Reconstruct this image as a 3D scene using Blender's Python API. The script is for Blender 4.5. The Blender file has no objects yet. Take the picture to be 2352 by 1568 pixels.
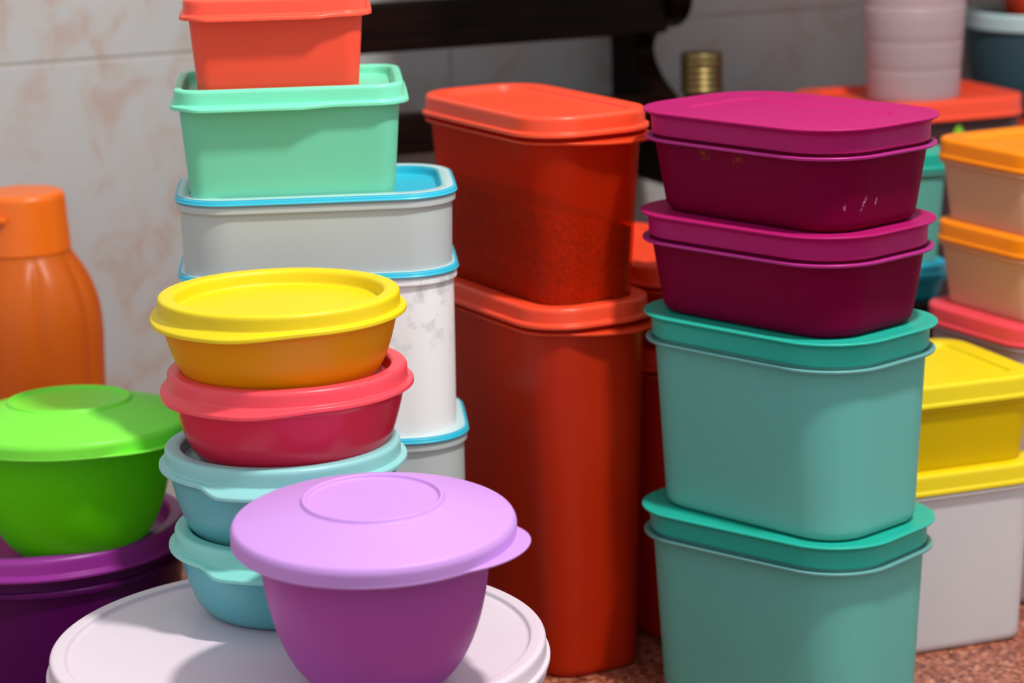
import bpy, bmesh, math, random
from mathutils import Vector, Matrix

random.seed(7)
scene = bpy.context.scene
COL = scene.collection

# ------------------------------------------------------------------ camera
PITCH, ROLL, CAM_Y, CAM_H = math.radians(12.8), math.radians(1.5), -0.285, 0.647
cam_data = bpy.data.cameras.new('camera')
cam = bpy.data.objects.new('camera', cam_data)
COL.objects.link(cam)
fwd = Vector((0, math.cos(PITCH), -math.sin(PITCH)))
up0 = Vector((0, math.sin(PITCH), math.cos(PITCH)))
right = Vector((1, 0, 0)) * math.cos(ROLL) - up0 * math.sin(ROLL)
up = Vector((1, 0, 0)) * math.sin(ROLL) + up0 * math.cos(ROLL)
rot = Matrix((right, up, -fwd)).transposed()
cam.matrix_world = Matrix.Translation((0, CAM_Y, CAM_H)) @ rot.to_4x4()
cam_data.sensor_width = 36.0
cam_data.lens = 36.0 * 6000.0 / 2352.0
cam_data.dof.use_dof = True
cam_data.dof.focus_distance = 1.60
cam_data.dof.aperture_fstop = 6.3
cam_data.clip_start = 0.05
scene.camera = cam

# ------------------------------------------------------------------ world, lamp, exposure
world = bpy.data.worlds.new('room_light')
scene.world = world
world.use_nodes = True
wn = world.node_tree
bg = wn.nodes['Background']
bg.inputs['Color'].default_value = (0.93, 0.96, 1.0, 1)
bg.inputs['Strength'].default_value = 0.86

lamp_data = bpy.data.lights.new('ceiling_lamp', 'AREA')
lamp_data.shape = 'DISK'
lamp_data.size = 0.12
lamp_data.energy = 26.5
lamp_data.color = (1.0, 0.965, 0.91)
lamp = bpy.data.objects.new('ceiling_lamp', lamp_data)
COL.objects.link(lamp)
lamp.location = (0.44, 0.90, 1.62)
lamp.rotation_euler = (Vector((-0.05, 1.45, 0.2)) - lamp.location).to_track_quat('-Z', 'Y').to_euler()

vs = scene.view_settings
vs.view_transform = 'Standard'
vs.look = 'None'
vs.gamma = 1.0
vs.use_curve_mapping = False
vs.exposure = -0.14
scene.cycles.use_denoising = True
scene.cycles.max_bounces = 10
scene.cycles.transparent_max_bounces = 12

# ------------------------------------------------------------------ materials
def lin(rgb):
    out = []
    for c in rgb:
        c /= 255.0
        out.append(c / 12.92 if c <= 0.04045 else ((c + 0.055) / 1.055) ** 2.4)
    return (*out, 1.0)

MATS = {}

def new_mat(name):
    m = bpy.data.materials.new(name)
    m.use_nodes = True
    nt = m.node_tree
    for n in list(nt.nodes):
        nt.nodes.remove(n)
    out = nt.nodes.new('ShaderNodeOutputMaterial')
    MATS[name] = m
    return m, nt, out

def plastic(name, rgb, rough=0.38, transl=0.0, tcol=None, clear=0.0, ccol=None, spec=0.45, grain=0.06, gscale=900.0):
    """moulded plastic: fine matte grain, light passing through by `transl`, see-through by `clear`"""
    m, nt, out = new_mat(name)
    L = nt.links.new
    p = nt.nodes.new('ShaderNodeBsdfPrincipled')
    p.inputs['Roughness'].default_value = rough
    p.inputs['Specular IOR Level'].default_value = spec
    tc = nt.nodes.new('ShaderNodeTexCoord')
    no = nt.nodes.new('ShaderNodeTexNoise')
    no.inputs['Scale'].default_value = 14.0
    no.inputs['Detail'].default_value = 3.0
    L(tc.outputs['Object'], no.inputs['Vector'])
    mx = nt.nodes.new('ShaderNodeMix')
    mx.data_type = 'RGBA'
    c = lin(rgb)
    mx.inputs[6].default_value = (*[v * 0.95 for v in c[:3]], 1)
    mx.inputs[7].default_value = (*[min(1, v * 1.04) for v in c[:3]], 1)
    L(no.outputs['Fac'], mx.inputs[0])
    L(mx.outputs[2], p.inputs['Base Color'])
    fine = nt.nodes.new('ShaderNodeTexNoise')
    fine.inputs['Scale'].default_value = gscale
    L(tc.outputs['Object'], fine.inputs['Vector'])
    bp = nt.nodes.new('ShaderNodeBump')
    bp.inputs['Strength'].default_value = grain
    bp.inputs['Distance'].default_value = 0.0004
    L(fine.outputs['Fac'], bp.inputs['Height'])
    L(bp.outputs['Normal'], p.inputs['Normal'])
    sh = p.outputs[0]
    if transl > 0:
        t = nt.nodes.new('ShaderNodeBsdfTranslucent')
        t.inputs['Color'].default_value = lin(tcol or rgb)
        ms = nt.nodes.new('ShaderNodeMixShader')
        ms.inputs[0].default_value = transl
        L(sh, ms.inputs[1]); L(t.outputs[0], ms.inputs[2])
        sh = ms.outputs[0]
    if clear > 0:
        t = nt.nodes.new('ShaderNodeBsdfTransparent')
        t.inputs['Color'].default_value = lin(ccol or tcol or rgb)
        ms = nt.nodes.new('ShaderNodeMixShader')
        ms.inputs[0].default_value = clear
        L(sh, ms.inputs[1]); L(t.outputs[0], ms.inputs[2])
        sh = ms.outputs[0]
    L(sh, out.inputs['Surface'])
    return m

plastic('coral', (250, 84, 60), 0.34)
plastic('coral_body', (250, 82, 56), 0.38, 0.12, (255, 100, 70))
plastic('mint', (120, 224, 186), 0.32)
plastic('mint_body', (118, 216, 180), 0.4, 0.15, (140, 230, 195))
plastic('sky_blue', (44, 184, 214), 0.35)
plastic('pale_blue', (190, 222, 226), 0.3)
plastic('frost_white', (206, 214, 214), 0.4, 0.25, (222, 228, 228))
plastic('frost_clear', (222, 228, 228), 0.4, 0.25, (228, 233, 233), 0.5, (250, 252, 252))
plastic('yellow', (240, 212, 10), 0.42, 0.1)
plastic('amber_body', (255, 186, 0), 0.38, 0.4, (255, 170, 0))
plastic('rose', (250, 78, 92), 0.33, 0.1)
plastic('rose_body', (236, 50, 84), 0.22, 0.3, (240, 50, 80))
plastic('aqua', (150, 214, 214), 0.34, 0.1)
plastic('aqua_bright', (140, 222, 212), 0.34, 0.1)
plastic('aqua_body', (120, 206, 214), 0.25, 0.35, (125, 220, 225))
plastic('lilac', (202, 148, 224), 0.48, 0.05, spec=0.35)
plastic('orchid_body', (192, 88, 184), 0.42, 0.3, (215, 95, 200))
plastic('blush', (224, 208, 220), 0.36)
plastic('lime', (128, 245, 66), 0.42, 0.05)
plastic('lime_body', (128, 250, 8), 0.4, 0.58, (185, 255, 0))
plastic('violet', (152, 44, 150), 0.34)
plastic('violet_body', (84, 8, 86), 0.3, 0.15, (120, 15, 125), spec=0.3)
plastic('orange_lid', (252, 78, 44), 0.36, 0.08)
plastic('orange_body', (214, 52, 10), 0.33, 0.35, (236, 58, 10), 0.15, (240, 76, 24))
plastic('orange_clear', (230, 66, 18), 0.33, 0.35, (255, 92, 22), 0.70, (255, 184, 128))
plastic('orange_flange', (238, 76, 34), 0.34, 0.3, (250, 90, 40))
plastic('orange_solid', (222, 44, 8), 0.34, 0.3, (236, 50, 8))
plastic('magenta', (170, 20, 98), 0.45, spec=0.18)
plastic('magenta_body', (122, 0, 52), 0.5, 0.15, (140, 0, 64), spec=0.07)
plastic('magenta_flange', (176, 40, 130), 0.35, 0.1, spec=0.4)
plastic('teal', (28, 172, 152), 0.4)
plastic('teal_body', (126, 212, 202), 0.38, 0.38, (128, 225, 208), spec=0.28)
plastic('teal_flange', (120, 186, 184), 0.3, 0.3)
plastic('lemon', (236, 210, 8), 0.42)
plastic('lemon_body', (238, 206, 0), 0.38, 0.3, (245, 210, 0), spec=0.3)
plastic('milk', (232, 230, 232), 0.4, 0.3, (236, 234, 236), spec=0.35)
plastic('amber_lid', (252, 140, 4), 0.42)
plastic('peach_body', (242, 206, 186), 0.42, 0.45, (250, 205, 175), spec=0.3)
plastic('lavender', (222, 204, 220), 0.4, 0.3)
plastic('bottle_cap_orange', (240, 110, 14), 0.36)
plastic('bottle_orange', (238, 132, 40), 0.34, 0.45, (245, 135, 40), 0.2, (250, 170, 90), spec=0.4)
plastic('tumbler_white', (208, 188, 194), 0.42, 0.4, (236, 214, 218), 0.3, (245, 236, 238))
plastic('slate', (54, 84, 94), 0.45, spec=0.3)
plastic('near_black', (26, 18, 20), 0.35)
plastic('cocoa', (58, 30, 34), 0.35)
plastic('leaf_print', (130, 200, 40), 0.5)
plastic('gold_wear', (122, 66, 18), 0.6)
plastic('white_mark', (220, 190, 200), 0.6)

def worn_print():
    """magenta wall of the topmost box: two faded gold print marks under the lid and a few white scuffs"""
    src = MATS['magenta_body'].copy()
    src.name = 'magenta_body_worn'
    MATS['magenta_body_worn'] = src
    nt = src.node_tree
    L = nt.links.new
    p = [n for n in nt.nodes if n.type == 'BSDF_PRINCIPLED'][0]
    cur = p.inputs['Base Color'].links[0].from_socket
    tc = nt.nodes.new('ShaderNodeTexCoord')
    def mark(cur, at, scale, rotx, nscale, thr, colr):
        mp = nt.nodes.new('ShaderNodeMapping')
        mp.vector_type = 'TEXTURE'
        mp.inputs['Location'].default_value = at
        mp.inputs['Rotation'].default_value = (rotx, 0, 0)
        mp.inputs['Scale'].default_value = scale
        L(tc.outputs['Object'], mp.inputs['Vector'])
        ln = nt.nodes.new('ShaderNodeVectorMath'); ln.operation = 'LENGTH'
        L(mp.outputs[0], ln.inputs[0])
        fall = nt.nodes.new('ShaderNodeMapRange')
        fall.inputs['From Min'].default_value = 0.4; fall.inputs['From Max'].default_value = 1.0
        fall.inputs['To Min'].default_value = 1.0; fall.inputs['To Max'].default_value = 0.0
        L(ln.outputs['Value'], fall.inputs['Value'])
        no = nt.nodes.new('ShaderNodeTexNoise')
        no.inputs['Scale'].default_value = nscale; no.inputs['Detail'].default_value = 4
        L(tc.outputs['Object'], no.inputs['Vector'])
        th = nt.nodes.new('ShaderNodeMapRange')
        th.inputs['From Min'].default_value = thr; th.inputs['From Max'].default_value = thr + 0.08
        L(no.outputs['Fac'], th.inputs['Value'])
        mu = nt.nodes.new('ShaderNodeMath'); mu.operation = 'MULTIPLY'
        L(fall.outputs[0], mu.inputs[0]); L(th.outputs[0], mu.inputs[1])
        mx = nt.nodes.new('ShaderNodeMix'); mx.data_type = 'RGBA'
        L(mu.outputs[0], mx.inputs[0]); L(cur, mx.inputs[6])
        mx.inputs[7].default_value = lin(colr)
        return mx.outputs[2]
    cur = mark(cur, (-0.0224, -0.0574, 0.0440), (0.006, 0.006, 0.005), 0, 420, 0.5, (140, 70, 10))
    cur = mark(cur, (0.0075, -0.0576, 0.0430), (0.006, 0.006, 0.007), 0, 420, 0.5, (140, 70, 10))
    cur = mark(cur, (0.0852, -0.0225, 0.0185), (0.004, 0.0014, 0.0062), -0.35, 500, 0.42, (192, 136, 164))
    cur = mark(cur, (0.0853, -0.0110, 0.0185), (0.004, 0.0012, 0.0034), -0.2, 500, 0.45, (192, 136, 164))
    cur = mark(cur, (0.0808, -0.0355, 0.0165), (0.004, 0.0016, 0.0026), 0, 500, 0.5, (190, 120, 160))
    L(cur, p.inputs['Base Color'])
worn_print()

def wood_mat():
    m, nt, out = new_mat('dark_wood')
    L = nt.links.new
    p = nt.nodes.new('ShaderNodeBsdfPrincipled')
    p.inputs['Roughness'].default_value = 0.4
    p.inputs['Specular IOR Level'].default_value = 0.08
    tc = nt.nodes.new('ShaderNodeTexCoord')
    mp = nt.nodes.new('ShaderNodeMapping')
    mp.inputs['Scale'].default_value = (4, 60, 60)
    L(tc.outputs['Object'], mp.inputs['Vector'])
    n = nt.nodes.new('ShaderNodeTexNoise')
    n.inputs['Scale'].default_value = 3.0
    n.inputs['Detail'].default_value = 6.0
    L(mp.outputs[0], n.inputs['Vector'])
    r = nt.nodes.new('ShaderNodeValToRGB')
    r.color_ramp.elements[0].position = 0.3
    r.color_ramp.elements[0].color = lin((5, 2, 2))
    r.color_ramp.elements[1].position = 0.75
    r.color_ramp.elements[1].color = lin((30, 10, 5))
    L(n.outputs['Fac'], r.inputs[0])
    L(r.outputs[0], p.inputs['Base Color'])
    L(p.outputs[0], out.inputs['Surface'])
wood_mat()

def tile_mat():
    m, nt, out = new_mat('marbled_tile')
    L = nt.links.new
    p = nt.nodes.new('ShaderNodeBsdfPrincipled')
    p.inputs['Roughness'].default_value = 0.32
    p.inputs['Specular IOR Level'].default_value = 0.35
    g = nt.nodes.new('ShaderNodeNewGeometry')
    mp = nt.nodes.new('ShaderNodeMapping')
    mp.inputs['Rotation'].default_value = (0, 0.6, 0)
    mp.inputs['Scale'].default_value = (1.0, 1.0, 0.75)
    L(g.outputs['Position'], mp.inputs['Vector'])
    n1 = nt.nodes.new('ShaderNodeTexNoise')
    n1.inputs['Scale'].default_value = 30.0
    n1.inputs['Detail'].default_value = 7.0
    n1.inputs['Roughness'].default_value = 0.6
    n1.inputs['Distortion'].default_value = 0.8
    L(mp.outputs[0], n1.inputs['Vector'])
    r = nt.nodes.new('ShaderNodeValToRGB')
    e = r.color_ramp.elements
    e[0].position = 0.34; e[0].color = lin((180, 163, 155))
    e[1].position = 0.62; e[1].color = lin((183, 185, 187))
    x = e.new(0.47); x.color = lin((184, 181, 179))
    L(n1.outputs['Fac'], r.inputs[0])
    L(r.outputs[0], p.inputs['Base Color'])
    L(p.outputs[0], out.inputs['Surface'])
    plastic('floor_tile', (128, 104, 88), 0.5, grain=0.2)
    plastic('grout', (176, 166, 156), 0.9, grain=0.2)
tile_mat()

def granite_mat():
    m, nt, out = new_mat('red_granite')
    L = nt.links.new
    p = nt.nodes.new('ShaderNodeBsdfPrincipled')
    p.inputs['Roughness'].default_value = 0.3
    tc = nt.nodes.new('ShaderNodeTexCoord')
    v = nt.nodes.new('ShaderNodeTexVoronoi')
    v.inputs['Scale'].default_value = 300.0
    L(tc.outputs['Object'], v.inputs['Vector'])
    n = nt.nodes.new('ShaderNodeTexNoise')
    n.inputs['Scale'].default_value = 170.0
    n.inputs['Detail'].default_value = 5.0
    L(tc.outputs['Object'], n.inputs['Vector'])
    mx = nt.nodes.new('ShaderNodeMix')
    mx.data_type = 'RGBA'
    mx.inputs[0].default_value = 0.5
    L(v.outputs['Color'], mx.inputs[6]); L(n.outputs['Fac'], mx.inputs[7])
    bw = nt.nodes.new('ShaderNodeRGBToBW')
    L(mx.outputs[2], bw.inputs[0])
    r = nt.nodes.new('ShaderNodeValToRGB')
    e = r.color_ramp.elements
    e[0].position = 0.30; e[0].color = lin((66, 32, 26))
    e[1].position = 0.72; e[1].color = lin((206, 140, 110))
    x = e.new(0.45); x.color = lin((146, 76, 56))
    x = e.new(0.58); x.color = lin((170, 98, 74))
    L(bw.outputs[0], r.inputs[0])
    L(r.outputs[0], p.inputs['Base Color'])
    L(p.outputs[0], out.inputs['Surface'])
granite_mat()

def simple_mat(name, rgb, rough, metal=0.0, transm=0.0):
    m, nt, out = new_mat(name)
    p = nt.nodes.new('ShaderNodeBsdfPrincipled')
    p.inputs['Base Color'].default_value = lin(rgb)
    p.inputs['Roughness'].default_value = rough
    p.inputs['Metallic'].default_value = metal
    p.inputs['Transmission Weight'].default_value = transm
    nt.links.new(p.outputs[0], out.inputs['Surface'])
simple_mat('gold_metal', (132, 114, 74), 0.4, 1.0)
simple_mat('dark_glass', (40, 40, 14), 0.1, 0.0, 0.3)

def mottled(name, c0, c1, scale, p0=0.4, p1=0.6, detail=4.0, bump=0.6):
    m, nt, out = new_mat(name)
    L = nt.links.new
    p = nt.nodes.new('ShaderNodeBsdfPrincipled')
    p.inputs['Roughness'].default_value = 0.9
    tc = nt.nodes.new('ShaderNodeTexCoord')
    n = nt.nodes.new('ShaderNodeTexNoise')
    n.inputs['Scale'].default_value = scale
    n.inputs['Detail'].default_value = detail
    L(tc.outputs['Object'], n.inputs['Vector'])
    r = nt.nodes.new('ShaderNodeValToRGB')
    r.color_ramp.elements[0].position = p0; r.color_ramp.elements[0].color = lin(c0)
    r.color_ramp.elements[1].position = p1; r.color_ramp.elements[1].color = lin(c1)
    L(n.outputs['Fac'], r.inputs[0])
    L(r.outputs[0], p.inputs['Base Color'])
    b = nt.nodes.new('ShaderNodeBump')
    b.inputs['Strength'].default_value = bump
    b.inputs['Distance'].default_value = 0.002
    L(n.outputs['Fac'], b.inputs['Height'])
    L(b.outputs['Normal'], p.inputs['Normal'])
    L(p.outputs[0], out.inputs['Surface'])
mottled('brown_grain', (66, 26, 12), (168, 92, 44), 420.0, 0.36, 0.64)
def floury_mat():
    """frosted plastic with flour clinging inside: solid white low down, smeared grey patches near the top"""
    src = MATS['frost_white'].copy()
    src.name = 'floury_plastic'
    MATS['floury_plastic'] = src
    nt = src.node_tree
    L = nt.links.new
    p = [n for n in nt.nodes if n.type == 'BSDF_PRINCIPLED'][0]
    tc = nt.nodes.new('ShaderNodeTexCoord')
    sp = nt.nodes.new('ShaderNodeSeparateXYZ')
    L(tc.outputs['Object'], sp.inputs[0])
    up = nt.nodes.new('ShaderNodeMapRange')
    up.inputs['From Min'].default_value = 0.058; up.inputs['From Max'].default_value = 0.078
    L(sp.outputs['Z'], up.inputs['Value'])
    no = nt.nodes.new('ShaderNodeTexNoise')
    no.inputs['Scale'].default_value = 64.0; no.inputs['Detail'].default_value = 4.0
    L(tc.outputs['Object'], no.inputs['Vector'])
    th = nt.nodes.new('ShaderNodeMapRange')
    th.inputs['From Min'].default_value = 0.52; th.inputs['From Max'].default_value = 0.66
    L(no.outputs['Fac'], th.inputs['Value'])
    mu = nt.nodes.new('ShaderNodeMath'); mu.operation = 'MULTIPLY'
    L(up.outputs[0], mu.inputs[0]); L(th.outputs[0], mu.inputs[1])
    mx = nt.nodes.new('ShaderNodeMix'); mx.data_type = 'RGBA'
    L(mu.outputs[0], mx.inputs[0])
    mx.inputs[6].default_value = lin((252, 252, 252)); mx.inputs[7].default_value = lin((212, 216, 221))
    L(mx.outputs[2], p.inputs['Base Color'])
    for n in nt.nodes:
        if n.type == 'MIX_SHADER': n.inputs[0].default_value = 0.1
floury_mat()

# ------------------------------------------------------------------ object helpers
def link(name, me, mat, parent=None):
    o = bpy.data.objects.new(name, me)
    COL.objects.link(o)
    if mat:
        me.materials.append(MATS[mat])
    if parent:
        o.parent = parent
    return o

def thing(name, label, cat, loc=(0, 0, 0), rotz=0.0, group=None, tilt=(0, 0)):
    o = bpy.data.objects.new(name, None)
    o.empty_display_size = 0.03
    COL.objects.link(o)
    o.location = loc
    o.rotation_euler = (math.radians(tilt[0]), math.radians(tilt[1]), math.radians(rotz))
    tag(o, label, cat, group)
    return o

def tag(o, label, cat=None, group=None):
    o['label'] = label
    if cat: o['category'] = cat
    if group: o['group'] = group
    return o

def outline(a, b, r, off, nc=14, ne=12, k=0.0):
    """rounded rectangle (half sizes a, b, corner r) offset outward by off; k bows the sides"""
    A, B = a + off, b + off
    rr = min(max(r + off, 0.0015), A, B)
    pts = []
    cs = [(A - rr, B - rr, 0), (-(A - rr), B - rr, 90), (-(A - rr), -(B - rr), 180), (A - rr, -(B - rr), 270)]
    for q in range(4):
        cx, cy, a0 = cs[q]
        for i in range(nc):
            t = math.radians(a0 + 90.0 * i / (nc - 1))
            pts.append((cx + rr * math.cos(t), cy + rr * math.sin(t)))
        nx, ny, n0 = cs[(q + 1) % 4]
        t = math.radians(n0)
        p0 = pts[-1]
        p1 = (nx + rr * math.cos(t), ny + rr * math.sin(t))
        for i in range(1, ne):
            f = i / ne
            pts.append((p0[0] + (p1[0] - p0[0]) * f, p0[1] + (p1[1] - p0[1]) * f))
    if k:
        pts = [(x * (1 + k * (1 - (y / B) ** 2)), y * (1 + k * A / B * (1 - (x / A) ** 2))) for x, y in pts]
    return pts

def circle(R, off, n=112):
    return [((R + off) * math.cos(2 * math.pi * i / n), (R + off) * math.sin(2 * math.pi * i / n)) for i in range(n)]

def smooth_profile(pr):
    """polyline of (off, z, fillet, tab, dz) -> rounded dense polyline of (off, z, tab, dz)"""
    P = [tuple(p) + (0,) * (5 - len(p)) for p in pr]
    out = []
    def lerp(u, v, t):
        return tuple(u[i] + (v[i] - u[i]) * t for i in (0, 1, 3, 4))
    for i, p in enumerate(P):
        here = (p[0], p[1], p[3], p[4])
        if i == 0 or i == len(P) - 1:
            out.append(here); continue
        q, s = P[i - 1], P[i + 1]
        l0 = math.hypot(p[0] - q[0], p[1] - q[1]); l1 = math.hypot(s[0] - p[0], s[1] - p[1])
        fil = p[2] if p[2] > 0 else 0.0003
        t = min(fil, 0.42 * l0, 0.42 * l1)
        s0 = min(t + 0.25 * t + 0.0002, 0.48 * l0); s1 = min(t + 0.25 * t + 0.0002, 0.48 * l1)
        out.append(lerp(p, q, s0 / l0))
        A = lerp(p, q, t / l0); B = lerp(p, s, t / l1)
        n = 3 if fil < 0.0012 else (6 if fil < 0.006 else 12)
        for j in range(n + 1):
            u = j / n
            out.append(tuple((1 - u) ** 2 * A[m] + 2 * u * (1 - u) * here[m] + u * u * B[m] for m in range(4)))
        out.append(lerp(p, s, s1 / l1))
    return out

def loft(name, fn, profile, mat, parent, tabw=None, raw=False):
    """sweep a (offset, height) profile round an outline function fn(off); both ends are capped flat"""
    pr = [tuple(p) + (0,) * (4 - len(p)) for p in profile] if raw else smooth_profile(profile)
    base = fn(0.0)
    n = len(base)
    w = [tabw(x, y) if tabw else 0.0 for x, y in base]
    nrm = []
    for i in range(n):
        x0, y0 = base[i - 1]; x1, y1 = base[(i + 1) % n]
        dx, dy = x1 - x0, y1 - y0
        l = math.hypot(dx, dy) or 1
        nrm.append((dy / l, -dx / l))
    verts, faces = [], []
    for off, z, tb, dz in pr:
        for i, (x, y) in enumerate(fn(off)):
            verts.append((x + nrm[i][0] * tb * w[i], y + nrm[i][1] * tb * w[i], z + dz * w[i]))
    for j in range(len(pr) - 1):
        for i in range(n):
            k = (i + 1) % n
            faces.append((j * n + i, j * n + k, (j + 1) * n + k, (j + 1) * n + i))
    faces.append(tuple(range(n)))
    faces.append(tuple((len(pr) - 1) * n + i for i in range(n))[::-1])
    me = bpy.data.meshes.new(name)
    me.from_pydata(verts, [], faces)
    bm = bmesh.new(); bm.from_mesh(me)
    bmesh.ops.recalc_face_normals(bm, faces=bm.faces)
    bm.to_mesh(me); bm.free()
    me.polygons.foreach_set('use_smooth', [True] * len(me.polygons))
    return link(name, me, mat, parent)

def box_mesh(name, sx, sy, sz, bevel=0.002, segs=2):
    me = bpy.data.meshes.new(name)
    bm = bmesh.new()
    bmesh.ops.create_cube(bm, size=1.0)
    bmesh.ops.scale(bm, vec=(sx, sy, sz), verts=bm.verts)
    if bevel:
        bmesh.ops.bevel(bm, geom=list(bm.edges), offset=bevel, segments=segs, profile=0.6, affect='EDGES')
    bm.to_mesh(me); bm.free()
    return me

def prism(name, pts, z0, z1, mat, parent=None, bevel=0.0):
    me = bpy.data.meshes.new(name)
    bm = bmesh.new()
    lo = [bm.verts.new((x, y, z0)) for x, y in pts]
    hi = [bm.verts.new((x, y, z1)) for x, y in pts]
    bm.faces.new(hi); bm.faces.new(lo[::-1])
    n = len(pts)
    for i in range(n):
        bm.faces.new((lo[i], lo[(i + 1) % n], hi[(i + 1) % n], hi[i]))
    bmesh.ops.recalc_face_normals(bm, faces=bm.faces)
    if bevel:
        bmesh.ops.bevel(bm, geom=list(bm.edges), offset=bevel, segments=2, profile=0.6, affect='EDGES')
    bm.to_mesh(me); bm.free()
    return link(name, me, mat, parent)

def ang_tab(c_deg, half_deg, soft=10.0):
    """weight 1 inside an angular window about c_deg, easing to 0 over soft degrees"""
    def f(x, y):
        d = abs((math.degrees(math.atan2(y, x)) - c_deg + 180) % 360 - 180)
        t = min(max((half_deg + soft - d) / soft, 0), 1)
        return t * t * (3 - 2 * t)
    return f

def moon_tab(c_deg, half_deg):
    """half-moon weight: 1 at c_deg falling off as a chord to 0 at half_deg either side"""
    def f(x, y):
        d = abs((math.degrees(math.atan2(y, x)) - c_deg + 180) % 360 - 180)
        return max(0.0, 1 - (d / half_deg) ** 2)
    return f

def front_tab(x0, x1, soft=0.012):
    """weight 1 on the front (-y) edge between x0 and x1"""
    def f(x, y):
        if y > 0: return 0.0
        t = min(max((x - x0 + soft) / soft, 0), 1) * min(max((x1 + soft - x) / soft, 0), 1)
        return t * t * (3 - 2 * t)
    return f

# lid with a raised rim, recessed middle, skirt and pull tab; off = 0 is the body's outer wall at the top
def rim_lid(fn, h, mat, parent, rimw=0.008, rec=0.007, skirt=0.012, lip=0.004, tabw=None, tab=0.006, dz=0.0,
            inner=0.02, rimr=0.0025, name='lid', lean=0.0002, root=1.0, lt=0.0014, ro=0.0021):
    hr = h - rec
    o = 0.0022
    i0 = o - rimw
    pr = [(i0 - inner, hr), (i0 - 0.0012, hr, 0.0018), (i0, h, rimr), (o, h, rimr), (o + lean, h - skirt + ro, 0.0006, 0.0, dz * root),
          (o + lean + lip, h - skirt + ro - 0.0008, 0.0007, tab, dz), (o + lean + lip, h - skirt - lt, 0.0006, tab, dz),
          (0.0006, h - skirt - lt * 0.6, 0.0003, 0.0, dz), (0.0006, h - 0.0024, 0.0006), (-0.0022, h - 0.0024, 0.0004),
          (min(i0 + 0.0014, -0.0024), h - rec - 0.0012, 0.0006), (i0 - inner, hr - 0.0014)]
    return loft(name, fn, pr, mat, parent, tabw)

# box body for rim_lid: straight tapered walls, optional flange ring below the lid
def tub_body(fn, h, mat, parent, taper, bottom_r, skirt=0.012, flange=0.0, wall=0.0018, name='body', tabw=None, tab=0.0, fth=0.0, fdrop=0.0035):
    top = h - 0.003
    zf = h - skirt - fdrop
    pr = [(-taper - bottom_r - 0.006, 0.0012), (-taper - bottom_r - 0.003, 0.0, 0.001), (-taper, 0.0, bottom_r)]
    if flange:
        pr += [(-0.0006, zf - 0.002 - fth, 0.001), (flange, zf - 0.001 - fth, 0.0006, tab), (flange, zf + 0.0008, 0.0005, tab), (0.0, zf + 0.0015, 0.0005)]
    pr += [(0.0, top, 0.0005), (-wall, top, 0.0005), (-taper - wall, wall, bottom_r), (-taper - bottom_r - 0.006, wall + 0.0006)]
    return loft(name, fn, pr, mat, parent, tabw)

# lid with a thin flared brim on top and an inset skirt; off = 0 is the brim's edge
def brim_box(name, label, a, b, r, h, taper, loc, rotz, lid_mat, body_mat, flange_mat, k=0.012, cat='food container', group=None, bottom_r=0.016, panel=0.03):
    t = thing(name, label, cat, loc, rotz, group)
    fn = lambda off: outline(a, b, r, off, k=k)
    wo = -0.0078
    wb = wo - taper
    hf = h - 0.0195
    pr = [(wb - bottom_r - 0.006, 0.0012), (wb - bottom_r - 0.003, 0, 0.001), (wb, 0, bottom_r), (wo, hf - 0.001, 0.0008),
          (wo, h - 0.004, 0.0005), (wo - 0.0018, h - 0.004, 0.0005), (wb - 0.0018, 0.0018, bottom_r), (wb - bottom_r - 0.006, 0.0024)]
    body = loft('body', fn, pr, body_mat, t)
    pr = [(wo - 0.0004, hf - 0.0006), (wo + 0.001, hf - 0.0012, 0.0005), (-0.0016, hf, 0.0005), (-0.0012, hf + 0.0018, 0.0006), (-0.003, hf + 0.0022, 0.0005), (wo - 0.0004, hf + 0.0014)]
    loft_ring('flange', fn, pr, flange_mat, body)
    pr = [(-panel - 0.012, h - 0.0012), (-panel - 0.0015, h - 0.0012, 0.0006), (-panel, h, 0.0006), (-0.009, h, 0.002), (-0.004, h + 0.0008, 0.002),
          (-0.0003, h + 0.0006, 0.0006), (0, h - 0.0006, 0.0005), (-0.001, h - 0.0014, 0.0005), (-0.0052, h - 0.0036, 0.0018), (-0.0058, h - 0.0158, 0.0005),
          (-0.0074, h - 0.0158, 0.0004), (-0.0074, h - 0.0034, 0.0006), (-panel - 0.012, h - 0.003)]
    loft('lid', fn, pr, lid_mat, t)
    return t

def loft_ring(name, fn, pr, mat, parent, tabw=None):
    pts = smooth_profile(pr)
    base = fn(0.0)
    n = len(base)
    w = [tabw(x, y) if tabw else 0.0 for x, y in base]
    verts, faces = [], []
    for off, z, tb, dz in pts:
        for i, (x, y) in enumerate(fn(off)):
            l = math.hypot(x, y)
            verts.append((x * (1 + tb * w[i] / l), y * (1 + tb * w[i] / l), z + dz * w[i]))
    m = len(pts)
    for j in range(m):
        jj = (j + 1) % m
        for i in range(n):
            k = (i + 1) % n
            faces.append((j * n + i, j * n + k, jj * n + k, jj * n + i))
    me = bpy.data.meshes.new(name)
    me.from_pydata(verts, [], faces)
    bm = bmesh.new(); bm.from_mesh(me)
    bmesh.ops.recalc_face_normals(bm, faces=bm.faces)
    bm.to_mesh(me); bm.free()
    me.polygons.foreach_set('use_smooth', [True] * len(me.polygons))
    return link(name, me, mat, parent)

# ------------------------------------------------------------------ setting: wall of tiles, granite worktop
WALL_SLOPE = 0.42
WALL_ANG = math.degrees(math.atan(WALL_SLOPE))
WALL_Y0 = 2.06
def wall_frame(s, d, z):
    """point on the wall: s along it (right), d out from it (to the room), z up"""
    c, sn = math.cos(math.radians(WALL_ANG)), math.sin(math.radians(WALL_ANG))
    return Vector((s * c + d * sn, WALL_Y0 + s * sn - d * c, z))

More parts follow.
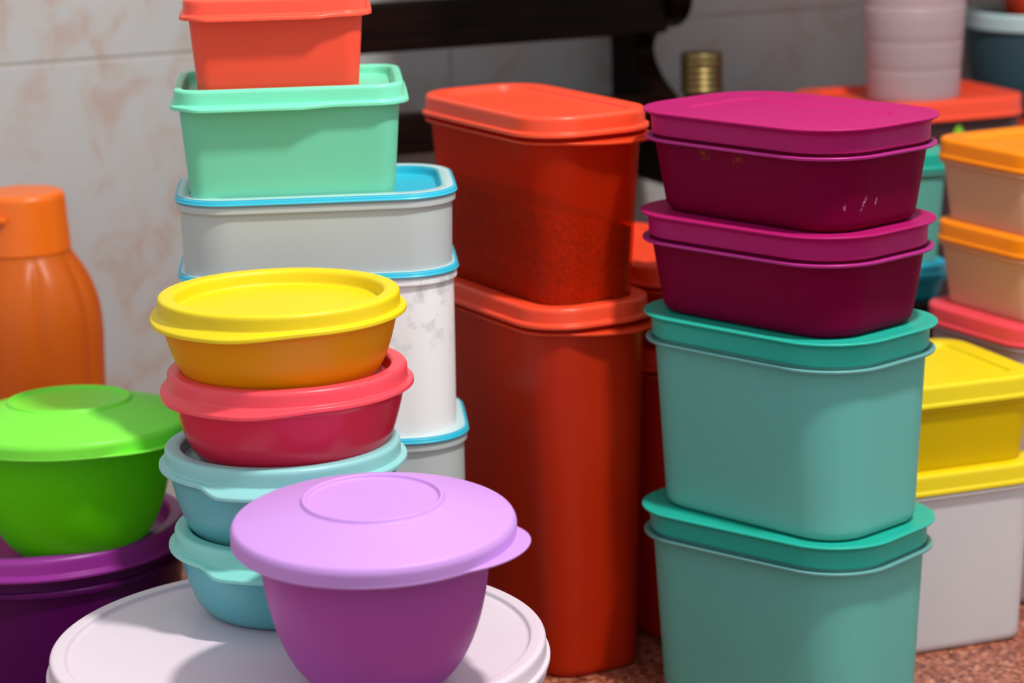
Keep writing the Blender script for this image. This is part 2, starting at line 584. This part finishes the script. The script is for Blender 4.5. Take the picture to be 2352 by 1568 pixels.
wall = link('wall_back', box_mesh('wall_back', 3.2, 0.10, 1.6, 0), 'grout')
wall.location = wall_frame(0.1, -0.0507, 0.8 - 0.04)
wall.rotation_euler = (0, 0, math.radians(WALL_ANG))
wall['kind'] = 'structure'
wall['label'] = 'grey tiled kitchen wall with pinkish marbling behind the containers'
TW, TH, GAP = 0.45, 0.33, 0.0020
tile_me = box_mesh('tile', TW - GAP, 0.004, TH - GAP, 0.0012, 2)
tile_me.materials.append(MATS['marbled_tile'])
inv = (Matrix.Translation(wall.location) @ Matrix.Rotation(math.radians(WALL_ANG), 4, 'Z')).inverted()
for row in range(-2, 3):
    for colm in range(-4, 4):
        t = bpy.data.objects.new('tile', tile_me)
        COL.objects.link(t)
        t.parent = wall
        z = 0.400 + (row + 0.5) * TH
        if z - TH / 2 < -0.3: continue
        t.location = inv @ wall_frame(-0.052 + (colm + 0.5) * TW, -0.0015, z)

floor = prism('floor', [(-4, -4), (4.5, -4), (4.5, 4), (-4, 4)], -0.95, -0.90, 'floor_tile')
floor['kind'] = 'structure'
floor['label'] = 'brown kitchen floor below the worktop'
shade_box = link('added_shade_box', box_mesh('added_shade_box', 1.5, 0.33, 0.5, 0.004), 'grout')  # unseen box, added overhead to darken the right part of the wall
shade_box.location = wall_frame(-0.10 + 0.75, 0.166, 0.63 + 0.25)
shade_box.rotation_euler = (0, 0, math.radians(WALL_ANG))
shade_box['kind'] = 'structure'
shade_box['label'] = 'unseen box added along the wall above the right half of the worktop to shade the tiles'

top = thing('countertop', 'speckled reddish brown granite worktop under all the containers', 'worktop', (0.15, 1.5, 0))
cpts = []
for s, d in ((-1.3, 0.001), (1.45, 0.001), (1.45, 1.05), (-1.3, 1.05)):
    p = wall_frame(s, d, 0)
    cpts.append((p.x - 0.15, p.y - 1.5))
base_pts = []
for q_s, q_d in ((-1.3, 0.001), (1.45, 0.001), (1.45, 1.02), (-1.3, 1.02)):
    p = wall_frame(q_s, q_d, 0)
    base_pts.append((p.x - 0.15, p.y - 1.5))
prism('base_cabinet', base_pts[::-1], -0.90, -0.04, 'dark_wood', top)
slab = prism('slab', cpts[::-1], -0.04, 0.0, 'red_granite', top, 0.002)

# ------------------------------------------------------------------ wooden wall rack
RS0, RS1, RZ = -0.235, 0.115, 0.285
rk = thing('wall_rack', 'dark brown wooden wall rack with a scroll-cut side, hung on the tiles', 'rack', wall_frame((RS0 + RS1) / 2, 0, RZ), WALL_ANG)
RW = RS1 - RS0
def side_profile():
    # (distance out from the wall, height) going up the front edge
    ctrl = [(0.108, -0.02), (0.114, 0.0), (0.116, 0.030), (0.106, 0.052), (0.066, 0.074), (0.050, 0.096), (0.066, 0.113),
            (0.104, 0.121), (0.124, 0.136), (0.127, 0.158), (0.112, 0.182), (0.08, 0.196), (0.05, 0.21)]
    pts = []
    n = len(ctrl)
    for i in range(n - 1):
        p0, p1, p2, p3 = ctrl[max(i - 1, 0)], ctrl[i], ctrl[i + 1], ctrl[min(i + 2, n - 1)]
        for j in range(6):
            t = j / 6
            pts.append(tuple(0.5 * (2 * p1[m] + (p2[m] - p0[m]) * t + (2 * p0[m] - 5 * p1[m] + 4 * p2[m] - p3[m]) * t * t
                                    + (3 * p1[m] - p0[m] - 3 * p2[m] + p3[m]) * t ** 3) for m in (0, 1)))
    pts.append(ctrl[-1])
    return pts + [(0.0, 0.235), (0.0, -0.02)]
def rack_side(x):
    o = prism('side_panel', side_profile(), -0.010, 0.010, 'dark_wood', rk, 0.0015)
    # profile x -> out from the wall (-y), profile y -> up, extrusion -> along the wall
    o.matrix_local = Matrix(((0, 0, 1, x), (-1, 0, 0, -0.001), (0, 1, 0, 0), (0, 0, 0, 1)))
rack_side(-RW / 2); rack_side(RW / 2)
def rack_board(name, y, z, d, hgt):
    o = link(name, box_mesh(name, RW - 0.018, d, hgt, 0.0025), 'dark_wood', rk)
    o.location = (0, -y, z)
rack_board('front_rail', 0.108, 0.137, 0.018, 0.041)
rack_board('lower_rail', 0.106, 0.046, 0.018, 0.034)
rack_board('shelf', 0.052, 0.036, 0.088, 0.014)
rack_board('back_rail', 0.010, 0.20, 0.016, 0.04)

# ------------------------------------------------------------------ right-hand stack: teal and magenta square boxes
TX, TY = 0.1856, 1.4295
OBL = dict(a=0.0972, b=0.0644, r=0.0436)
TEAL = dict(lid_mat='teal', body_mat='teal_body', flange_mat='teal_flange', group='teal rectangular canisters', taper=0.0065)
MAG = dict(lid_mat='magenta', body_mat='magenta_body', flange_mat='magenta_flange', group='magenta rectangular boxes', taper=0.008)
brim_box('brimmed_canister', 'tall teal canister at the bottom of the magenta and teal stack', h=0.1355, loc=(TX - 0.001, TY, 0), rotz=-42, **TEAL, **OBL)
brim_box('brimmed_canister', 'tall teal canister carrying the two magenta boxes', h=0.1358, loc=(TX + 0.0005, TY, 0.1355), rotz=-46.5, **TEAL, **OBL)
brim_box('brimmed_box', 'shallow magenta box between the teal canister and the topmost magenta box', h=0.0692, loc=(TX - 0.001, TY, 0.2713), rotz=-47, **MAG, **OBL)
mg = brim_box('brimmed_box', 'topmost shallow magenta box with faded gold print and white scuffs', h=0.0685, loc=(TX + 0.001, TY, 0.3405), rotz=-49, **dict(MAG, body_mat='magenta_body_worn'), **OBL)

# ------------------------------------------------------------------ orange oblong canisters
def oblong(label, a, b, r, h, loc, rotz, body='orange_body', taper=0.010, tabdeg=16, group='orange oblong canisters'):
    t = thing('oblong_canister', label, 'food container', loc, rotz, group)
    fn = lambda off: outline(a, b, r, off, k=0.012)
    bd = tub_body(fn, h, body, t, taper, 0.012, skirt=0.013)
    zf = h - 0.0185
    loft_ring('flange', fn, [(-0.0006, zf - 0.0012), (0.0026, zf - 0.0010, 0.0004, 0.0075, -0.002), (0.0030, zf + 0.0008, 0.0004, 0.0075, -0.002), (-0.0006, zf + 0.0016)],
              'orange_flange', bd, moon_tab(tabdeg, 32))
    rim_lid(fn, h, 'orange_lid', t, rimw=0.012, rec=0.004, skirt=0.013, lip=0.0026, rimr=0.0035)
    return t
OA = (0.0188, 1.558); ORZ = -61.5
oblong('tall orange canister standing on the worktop at the foot of the orange pair in front', 0.0931, 0.0465, 0.030, 0.272, (OA[0], OA[1], 0), ORZ, 'orange_body')
oblong('short translucent orange canister holding brown grain, upper of the front pair', 0.0931, 0.0465, 0.030, 0.136, (OA[0], OA[1], 0.268), ORZ, 'orange_clear')
oblong('tall orange canister standing behind, half hidden by the teal canisters', 0.0931, 0.0465, 0.030, 0.222, (0.1000, 1.632, 0), ORZ, 'orange_solid')
oblong('low orange canister on the rear orange pair, behind the magenta boxes', 0.0931, 0.0465, 0.030, 0.066, (0.1000, 1.632, 0.218), ORZ, 'orange_solid')

# ------------------------------------------------------------------ left rear stack: white canisters, mint box, coral box
LX, LY, LR = -0.1303, 1.462, 4.0
def slim_lid_box(label, a, b, r, h, loc, rotz, body='frost_white'):
    t = thing('rectangular_canister', label, 'food container', loc, rotz, 'white canisters with blue lids')
    fn = lambda off: outline(a, b, r, off, k=0.008)
    tub_body(fn, h, body, t, 0.002, 0.010, skirt=0.0030, flange=0.0016, fth=0.0024, fdrop=0.0026)
    ld = rim_lid(fn, h, 'sky_blue', t, rimw=0.010, rec=0.006, skirt=0.0026, lip=0.0006, rimr=0.0008, lt=0.0004, ro=0.0009)
    loft_ring('rim', fn, [(-0.0072, h + 0.0001), (0.0, h + 0.0001, 0.0004), (0.0004, h + 0.0006, 0.0004), (-0.0068, h + 0.0009, 0.0004)], 'pale_blue', ld)
    return t
slim_lid_box('white canister with blue lid at the bottom of the mint and coral stack', 0.092, 0.064, 0.034, 0.199, (LX + 0.002, LY, 0), LR)
slim_lid_box('white canister with blue lid and floury contents, behind the yellow and rose bowls', 0.0905, 0.064, 0.034, 0.119, (LX, LY, 0.193), LR, 'floury_plastic')
slim_lid_box('shallow white canister with blue lid directly under the mint tub', 0.0905, 0.064, 0.034, 0.058, (LX + 0.0005, LY, 0.306), LR)

def tub(name, label, a, b, r, h, loc, rotz, lid, body, taper, tabx, bottom_r=0.008):
    t = thing(name, label, 'food container', loc, rotz)
    fn = lambda off: outline(a, b, r, off, k=0.008)
    tub_body(fn, h, body, t, taper, bottom_r, skirt=0.012)
    rim_lid(fn, h, lid, t, rimw=0.006, rec=0.007, skirt=0.012, lip=0.0028, tabw=front_tab(*tabx), tab=0.004, dz=-0.0006)
    return t
tub('rectangular_tub', 'mint green rectangular tub with lid under the coral tub', 0.0725, 0.057, 0.016, 0.0785, (-0.1443, 1.457, 0.358), LR, 'mint', 'mint_body', 0.006, (-0.056, 0.012))
tub('rectangular_tub', 'coral red rectangular tub topping the left stack', 0.0570, 0.046, 0.014, 0.0645, (-0.1505, 1.451, 0.4295), LR, 'coral', 'coral_body', 0.005, (-0.042, 0.028))

# ------------------------------------------------------------------ round lidded bowls on the pink carrier
def bowl_body(R, h, mat, parent, skirt, base=0.62, power=0.30, flange=0.0018):
    fn = lambda off: circle(R, off)
    top = h - 0.003
    zf = h - skirt - 0.004
    n = 22
    def rad(t):                      # t 0..1 from base edge to the flange
        return R * (base + (1 - base) * t ** power)
    rb = R * base
    pr = [(rb - R - 0.010, 0.0014), (rb - R - 0.007, 0.0, 0, 0)]
    outer = [(rad((i / n) ** 1.6) - R, zf * (i / n) ** 1.6) for i in range(n + 1)]
    pr = [(rb - R - 0.009, 0.0014, 0, 0), (rb - R - 0.006, 0.0002, 0, 0)] + [(o, z, 0, 0) for o, z in outer]
    pr += [(flange * 0.6, zf + 0.0003, 0, 0), (flange, zf + 0.0008, 0, 0), (flange, zf + 0.0018, 0, 0), (flange * 0.5, zf + 0.0023, 0, 0), (0, zf + 0.0026, 0, 0),
           (0, zf + 0.0032, 0, 0), (0, top - 0.0006, 0, 0), (-0.0004, top, 0, 0), (-0.0012, top, 0, 0), (-0.0016, top - 0.0006, 0, 0)]
    pr += [(o - 0.0017, z + 0.0016, 0, 0) for o, z in outer[::-1]]
    pr += [(rb - R - 0.009, 0.0022, 0, 0)]
    return loft('body', fn, pr, mat, parent, raw=True)

def round_bowl(label, R, h, loc, lid, body, tabc, tilt=(0, 0), tabh=22, skirt=0.0118, rec=0.009, tab=0.006, group='round lidded bowls', base=0.60, dz=-0.004, soft=14, root=0.35):
    t = thing('round_bowl', label, 'bowl', loc, 0.0, group, tilt)
    fn = lambda off: circle(R, off)
    bowl_body(R, h, body, t, skirt)
    rim_lid(fn, h, lid, t, rimw=0.0100, rec=rec, skirt=skirt, lip=0.0038, tabw=ang_tab(tabc, tabh, soft), tab=tab, dz=dz, rimr=0.0030, inner=0.03, root=root)
    return t
PLATE_Z = 0.128
BG = 'round lidded bowls'
round_bowl('aqua bowl at the bottom of the bowl stack, standing on the pale pink lid', 0.0694, 0.0555, (-0.1405, 1.274, PLATE_Z), 'aqua_bright', 'aqua_body', -97, tab=0.004, dz=-0.0045)
round_bowl('aqua bowl with a grey tinged lid just under the rose bowl', 0.0706, 0.059, (-0.1435, 1.279, 0.1745), 'aqua', 'aqua_body', -92, tab=0.004, dz=-0.0045)
round_bowl('rose red bowl with lid between the yellow bowl and the aqua bowls', 0.0714, 0.057, (-0.1385, 1.279, 0.2245), 'rose', 'rose_body', -130, tabh=20, tab=0.0018, dz=-0.0036, soft=40, root=0.15)
round_bowl('yellow lidded bowl with amber body on top of the bowl stack', 0.0718, 0.055, (-0.1418, 1.279, 0.2725), 'yellow', 'amber_body', -132, tabh=18, tab=0.0016, dz=-0.0032, soft=42, root=0.15)

# ------------------------------------------------------------------ domed-lid mixing bowls
def dome_bowl(label, R, loc, lid, body, tabc, tilt, h=0.1, tabh=10):
    """R: lid rim radius; h: rim-plane height above the base"""
    t = thing('domed_bowl', label, 'bowl', loc, 0.0, 'bowls with domed lids', tilt)
    s = R / 0.081
    fn = lambda off: circle(R, off)
    Rb = 0.0652 * s
    n = 30
    rb = 0.030 * s
    outer = []
    for i in range(n + 1):
        u = i / n * math.pi / 2
        outer.append((rb + (Rb - rb) * math.sin(u) - R, (h - 0.012) * (1 - math.cos(u)) ** 0.95))
    pr = [(rb - R - 0.008, 0.0012, 0, 0), (rb - R - 0.004, 0.0, 0, 0)] + [(o, z, 0, 0) for o, z in outer]
    zt = h - 0.012
    pr += [(Rb - R + 0.002, zt + 0.002, 0, 0), (Rb - R + 0.006, zt + 0.0035, 0, 0), (Rb - R + 0.0065, zt + 0.005, 0, 0), (Rb - R + 0.006, zt + 0.006, 0, 0), (Rb - R - 0.0014, zt + 0.006, 0, 0)]
    pr += [(o - 0.002, z + 0.002, 0, 0) for o, z in outer[::-1]] + [(rb - R - 0.008, 0.0028, 0, 0)]
    loft('body', fn, pr, body, t, raw=True)
    rr = 0.0405 * s
    dome = 0.0115 * s
    zs = lambda r: h + dome * (1 - (r - rr) / (0.079 * s - rr)) + 0.0002      # straight cone from the ring to the rim
    pr = [(0.004 - R, h + dome - 0.0004), (rr - 0.0034 - R, h + dome - 0.0004, 0.0008), (rr - 0.0024 - R, h + dome + 0.0018, 0.0010), (rr - 0.0006 - R, h + dome + 0.0018, 0.0010),
          (rr + 0.0004 - R, h + dome - 0.0004, 0.0008), (0.064 * s - R, zs(0.064 * s), 0.004), (-0.0016, h + 0.0002, 0.0022), (0.0, h - 0.0030, 0.0016), (-0.0002, h - 0.0098, 0.0006, 0.0),
          (0.0, h - 0.0104, 0.0004, 0.0105, 0.0015), (-0.0012, h - 0.0118, 0.0005, 0.0105, 0.0015), (-0.0026, h - 0.0105, 0.0006), (-0.0026, h - 0.003, 0.0015),
          (0.064 * s - R, zs(0.064 * s) - 0.002, 0.004), (rr - R, h + dome - 0.0030, 0.001), (0.004 - R, h + dome - 0.0028)]
    loft('lid', fn, pr, lid, t, moon_tab(tabc, 27))
    return t
dome_bowl('lilac domed-lid bowl with orchid body in the foreground on the pale pink lid', 0.0808, (-0.0806, 1.133, PLATE_Z + 0.001), 'lilac', 'orchid_body', -20, (3.4, 0), h=0.0975)

# big pale pink carrier under the bowls
pc = thing('round_carrier', 'large round pale pink carrier with flat lid, holding the bowls in front', 'food container', (-0.132, 1.20, 0))
fnp = lambda off: circle(0.1455, off, 144)
tub_body(fnp, 0.131, 'blush', pc, 0.010, 0.012, skirt=0.015, flange=0.003)
rim_lid(fnp, 0.1312, 'blush', pc, rimw=0.009, rec=0.0032, skirt=0.013, lip=0.0022, rimr=0.0035, inner=0.04)

# dark violet canister with the lime bowl on it
VX, VY, VZ = -0.3475, 1.545, 0.096
vc = thing('round_canister', 'dark violet round canister under the lime green bowl', 'food container', (VX, VY, 0))
fnv = lambda off: circle(0.103, off, 128)
tub_body(fnv, VZ + 0.013, 'violet_body', vc, 0.008, 0.014, skirt=0.014, flange=0.0035, fth=0.002, fdrop=0.011)
rim_lid(fnv, VZ + 0.013, 'violet', vc, rimw=0.012, rec=0.013, skirt=0.014, lip=0.004, rimr=0.004, inner=0.03)
dome_bowl('lime green domed-lid bowl standing on the dark violet canister', 0.0872, (-0.3135, 1.503, VZ + 0.0004), 'lime', 'lime_body', -38, (-1.5, 0), h=0.0975)

# ------------------------------------------------------------------ orange drinking bottle
bt = thing('drinking_bottle', 'translucent orange fluted drinking bottle with flip cap at the far left', 'bottle', (-0.379, 1.725, 0), 20)
def fluted(name, prof, mat, parent, n=144, flutes=8, depth=0.004):
    verts, faces = [], []
    for r, z, fl in prof:
        for i in range(n):
            a = 2 * math.pi * i / n
            c = abs(math.sin(a * flutes / 2))
            rr = r - fl * depth * (1 - c) ** 2.2
            verts.append((rr * math.cos(a), rr * math.sin(a), z))
    m = len(prof)
    for j in range(m - 1):
        for i in range(n):
            k = (i + 1) % n
            faces.append((j * n + i, j * n + k, (j + 1) * n + k, (j + 1) * n + i))
    faces.append(tuple(range(n))); faces.append(tuple((m - 1) * n + i for i in range(n)))
    me = bpy.data.meshes.new(name)
    me.from_pydata(verts, [], faces)
    bm = bmesh.new(); bm.from_mesh(me)
    bmesh.ops.recalc_face_normals(bm, faces=bm.faces)
    bm.to_mesh(me); bm.free()
    me.polygons.foreach_set('use_smooth', [True] * len(me.polygons))
    return link(name, me, mat, parent)
prof = [(0.046, 0.0, 0), (0.053, 0.002, 0), (0.056, 0.008, 0.2)]
for i in range(1, 13):
    prof.append((0.0565, 0.008 + i * 0.0135, min(1, i / 3)))
for r, z, fl in ((0.0570, 0.19, 1), (0.0575, 0.205, 1), (0.0570, 0.22, 1), (0.0555, 0.232, 1), (0.0525, 0.243, 1), (0.0485, 0.253, 0.9), (0.0435, 0.262, 0.6), (0.039, 0.2685, 0.3), (0.0355, 0.2735, 0.1)):
    prof.append((r, z, fl))
prof += [(0.0345, 0.278, 0), (0.0335, 0.30, 0)]
inner = [(max(r - 0.0018, 0.01), z + (0.0018 if j < 3 else 0), fl) for j, (r, z, fl) in enumerate(prof)]
fluted('body', prof + inner[::-1], 'bottle_orange', bt)
fnc = lambda off: circle(0.0362, off)
loft('cap', fnc, [(-0.03, 0.3215), (-0.003, 0.3205, 0.005), (0.0, 0.2745, 0.001), (-0.0012, 0.2735, 0.0004), (-0.004, 0.318, 0.002), (-0.03, 0.3195)], 'bottle_cap_orange', bt)
cap = bt.children[-1]
# flip tab of the cap: a lip standing a little proud on its front left
lipm = box_mesh('flip_tab', 0.030, 0.006, 0.0045, 0.0018, 3)
lp = link('flip_tab', lipm, 'bottle_cap_orange', cap)
ta = math.radians(-122 - 20)
lp.location = (0.0362 * math.cos(ta), 0.0362 * math.sin(ta), 0.3035)
lp.rotation_euler = (0, 0, ta + math.pi / 2)

# ------------------------------------------------------------------ right background: yellow pair
YX, YY, YR = 0.2915, 1.5694, 20.0
def lid_box(name, label, a, b, r, h, loc, rotz, lid, body, taper=0.007, flange=0.0025, rec=0.003, skirt=0.014, bottom_r=0.012, rimw=0.016, group=None, fl_mat=None, lip=0.001):
    t = thing(name, label, 'food container', loc, rotz, group)
    fn = lambda off: outline(a, b, r, off, k=0.008)
    tub_body(fn, h, body, t, taper, bottom_r, skirt=skirt, flange=flange)
    rim_lid(fn, h, lid, t, rimw=rimw, rec=rec, skirt=skirt, lip=lip, rimr=0.003)
    return t
lid_box('rectangular_box', 'deep milky white box with yellow lid under the yellow box', 0.0700, 0.066, 0.022, 0.137, (YX, YY, 0), YR, 'lemon', 'milk')
lid_box('rectangular_box', 'shallow yellow box with yellow lid on the milky white box', 0.0690, 0.065, 0.022, 0.067, (YX, YY, 0.1345), YR, 'lemon', 'lemon_body', flange=0.0015, skirt=0.015)

# orange-lidded stack at the right edge
QX, QY, QR = 0.4190, 1.687, 27.0
g = 'boxes with orange lids'
lid_box('rectangular_box', 'low pale lavender box with orange lid at the right edge, standing on the worktop', 0.073, 0.063, 0.022, 0.068, (QX + 0.002, QY - 0.005, 0), QR, 'amber_lid', 'lavender', group=g)
lid_box('rectangular_box', 'pale lavender box with rose red lid under the orange-lidded boxes', 0.078, 0.068, 0.026, 0.1530, (QX, QY, 0.0655), QR, 'rose', 'lavender')
lid_box('rectangular_box', 'frosted peach box with orange lid standing on the rose red lid', 0.073, 0.063, 0.022, 0.068, (QX + 0.002, QY, 0.2160), QR, 'amber_lid', 'peach_body', group=g)
lid_box('rectangular_box', 'topmost frosted peach box with orange lid at the right edge', 0.073, 0.063, 0.022, 0.067, (QX + 0.002, QY, 0.2805), QR, 'amber_lid', 'peach_body', group=g)

# small stack behind, seen in the gap right of the magenta boxes
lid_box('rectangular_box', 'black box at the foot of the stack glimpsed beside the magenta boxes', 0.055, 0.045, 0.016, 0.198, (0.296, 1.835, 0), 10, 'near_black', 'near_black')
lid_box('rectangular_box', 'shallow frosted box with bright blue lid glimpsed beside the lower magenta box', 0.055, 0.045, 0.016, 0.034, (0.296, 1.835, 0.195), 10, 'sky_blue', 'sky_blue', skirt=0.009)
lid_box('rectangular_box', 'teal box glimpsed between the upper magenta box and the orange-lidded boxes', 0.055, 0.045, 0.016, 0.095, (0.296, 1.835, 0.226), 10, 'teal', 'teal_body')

# cocoa canister with wide orange lid, tumbler on it
cn = lid_box('rectangular_canister', 'dark canister with a wide flat orange lid carrying the white tumbler', 0.084, 0.066, 0.026, 0.345, (0.3500, 1.985, 0), 20, 'orange_lid', 'cocoa', taper=0.012, skirt=0.016, rimw=0.02)
leaf = prism('printed_leaf', [(0.0, 0.0), (0.006, 0.006), (0.0065, 0.014), (0.001, 0.024), (-0.0045, 0.014), (-0.004, 0.006)], -0.0004, 0.0004, 'leaf_print', cn)
leaf.matrix_local = Matrix(((1, 0, 0, 0.0128), (0, 0, -1, -0.0668), (0, 1, 0, 0.302), (0, 0, 0, 1)))
leaf['label'] = 'bright green leaf print'
tm = thing('tumbler', 'frosted white ribbed tumbler standing on the flat orange lid', 'tumbler', (0.352, 1.960, 0.3425))
def tumbler():
    fn = lambda off: circle(0.039, off)
    H = 0.15
    def R(z): return 0.009 * (z / H) - 0.0
    outer = [(-0.004, 0.0, 0, 0), (-0.001, 0.0006, 0, 0), (0.0, 0.003, 0, 0)]
    z = 0.006
    rings = [0.028, 0.052, 0.076, 0.1, 0.124]
    zs = sorted(set([0.006 + i * 0.006 for i in range(24)] + [q + d for q in rings for d in (-0.002, -0.0008, 0, 0.0008, 0.002)]))
    for z in zs:
        bump = sum(max(0, 1 - abs(z - q) / 0.002) for q in rings)
        outer.append((R(z) - 0.0006 * bump, z, 0, 0))
    outer.append((R(H), H, 0, 0))
    inn = [(o - 0.0016, max(z, 0.002), 0, 0) for o, z, _, _ in outer[::-1]]
    loft('body', fn, [(-0.012, 0.001, 0, 0)] + outer + inn + [(-0.012, 0.0026, 0, 0)], 'tumbler_white', tm, raw=True)
tumbler()

# slate bowl with white rim on a red lidded dark box; orange bowl above
lid_box('rectangular_canister', 'dark canister with red lid under the slate blue bowl', 0.07, 0.062, 0.02, 0.302, (0.525, 2.155, 0), 23, 'orange_lid', 'near_black')
def open_bowl(name, label, R, rb, h, loc, mat, rim_mat, rim_h):
    t = thing(name, label, 'bowl', loc)
    fn = lambda off: circle(R, off)
    n = 20
    outer = []
    for i in range(n + 1):
        u = i / n
        outer.append((rb + (R - rb) * math.sin(u * math.pi / 2) ** 0.8 - R, h * (1 - math.cos(u * math.pi / 2)) ** 1.1, 0, 0))
    inn = [(o - 0.002, z + 0.002 if z < h * 0.9 else z, 0, 0) for o, z, _, _ in outer[::-1]]
    b = loft('body', fn, [(rb - R - 0.008, 0.001, 0, 0)] + outer + inn + [(rb - R - 0.008, 0.003, 0, 0)], mat, t, raw=True)
    loft_ring('rim', fn, [(-0.003, h - rim_h), (0.0035, h - rim_h, 0.001), (0.0045, h, 0.002), (0.001, h + 0.002, 0.001), (-0.003, h + 0.001, 0.001)], rim_mat, t)
    return t
open_bowl('open_bowl', 'slate blue bowl with a white rim at the upper right', 0.086, 0.055, 0.098, (0.518, 2.15, 0.2995), 'slate', 'pale_blue', 0.014)
open_bowl('open_bowl', 'orange red bowl resting in the slate blue bowl', 0.066, 0.035, 0.055, (0.528, 2.143, 0.377), 'orange_lid', 'orange_lid', 0.004)

# ------------------------------------------------------------------ glass bottle with gold cap
gb = thing('glass_bottle', 'dark glass bottle with ribbed gold screw cap before the tiles', 'bottle', (0.169, 1.955, 0))
gb.scale = (1, 1, 0.982)
fng = lambda off: circle(0.034, off)
gpr = [(-0.012, 0.002), (-0.006, 0.0, 0.002), (0.0, 0.0, 0.004), (0.0, 0.22, 0.03), (-0.019, 0.30, 0.03), (-0.0205, 0.352, 0.002), (-0.0175, 0.354, 0.001), (-0.0175, 0.358, 0.001), (-0.021, 0.359, 0.001),
       (-0.021, 0.385, 0.001), (-0.023, 0.385, 0.0005), (-0.0225, 0.30, 0.02), (-0.003, 0.22, 0.03), (-0.003, 0.004, 0.004), (-0.012, 0.005)]
loft('body', fng, gpr, 'dark_glass', gb)
cp = [(-0.03, 0.3955), (-0.0165, 0.3955, 0.0015), (-0.0158, 0.3905, 0.0006), (-0.0172, 0.3895, 0.0004), (-0.0158, 0.3885, 0.0004)]
for i in range(4):
    z = 0.384 - i * 0.0055
    cp += [(-0.0155, z + 0.001, 0.0006), (-0.0170, z - 0.0012, 0.0004), (-0.0155, z - 0.0034, 0.0006)]
cp += [(-0.0158, 0.3605, 0.0005), (-0.0195, 0.3605, 0.0004), (-0.0195, 0.3935, 0.0005), (-0.03, 0.3938)]
loft('cap', fng, cp, 'gold_metal', gb)

# ------------------------------------------------------------------ contents seen through the walls
def fill(name, label, cat, fn, loc, rotz, z0, ztop, mat, taper, h):
    """a heap of loose food filling a tapered container: flat bottom, uneven sloping top given by ztop(x, y)"""
    n = len(fn(0.0))
    verts = []
    ins = lambda z: fn(-taper * (1 - z / h))
    low = ins(z0)
    cap = [ztop(x, y) for x, y in low]
    sides = 4
    for q in range(sides + 1):
        for i in range(n):
            z = z0 + (cap[i] - z0) * q / sides
            x, y = ins(z)[i]
            verts.append((x, y, z))
    rings = 7
    for q in range(1, rings + 1):
        f = 1 - q / (rings + 0.5)
        for i in range(n):
            bx, by, bz = verts[sides * n + i]
            verts.append((bx * f, by * f, ztop(bx * f, by * f) + random.uniform(-0.0008, 0.0008)))
    faces = [tuple(range(n))[::-1]]
    for j in range(sides + rings):
        for i in range(n):
            k = (i + 1) % n
            faces.append((j * n + i, j * n + k, (j + 1) * n + k, (j + 1) * n + i))
    faces.append(tuple((sides + rings) * n + i for i in range(n)))
    me = bpy.data.meshes.new(name)
    me.from_pydata(verts, [], faces)
    o = link(name, me, mat)
    o.location = loc
    o.rotation_euler = (0, 0, math.radians(rotz))
    tag(o, label, cat)
    o['kind'] = 'stuff'
    return o
fill('brown_grain', 'brown grain heaped inside the short orange canister', 'grain', lambda off: outline(0.0931 - 0.0024, 0.0465 - 0.0024, 0.0276, off, k=0.012),
     (OA[0], OA[1], 0.268), ORZ, 0.0035, lambda x, y: 0.064 - 0.30 * y - 0.05 * x, 'brown_grain', 0.010, 0.133)
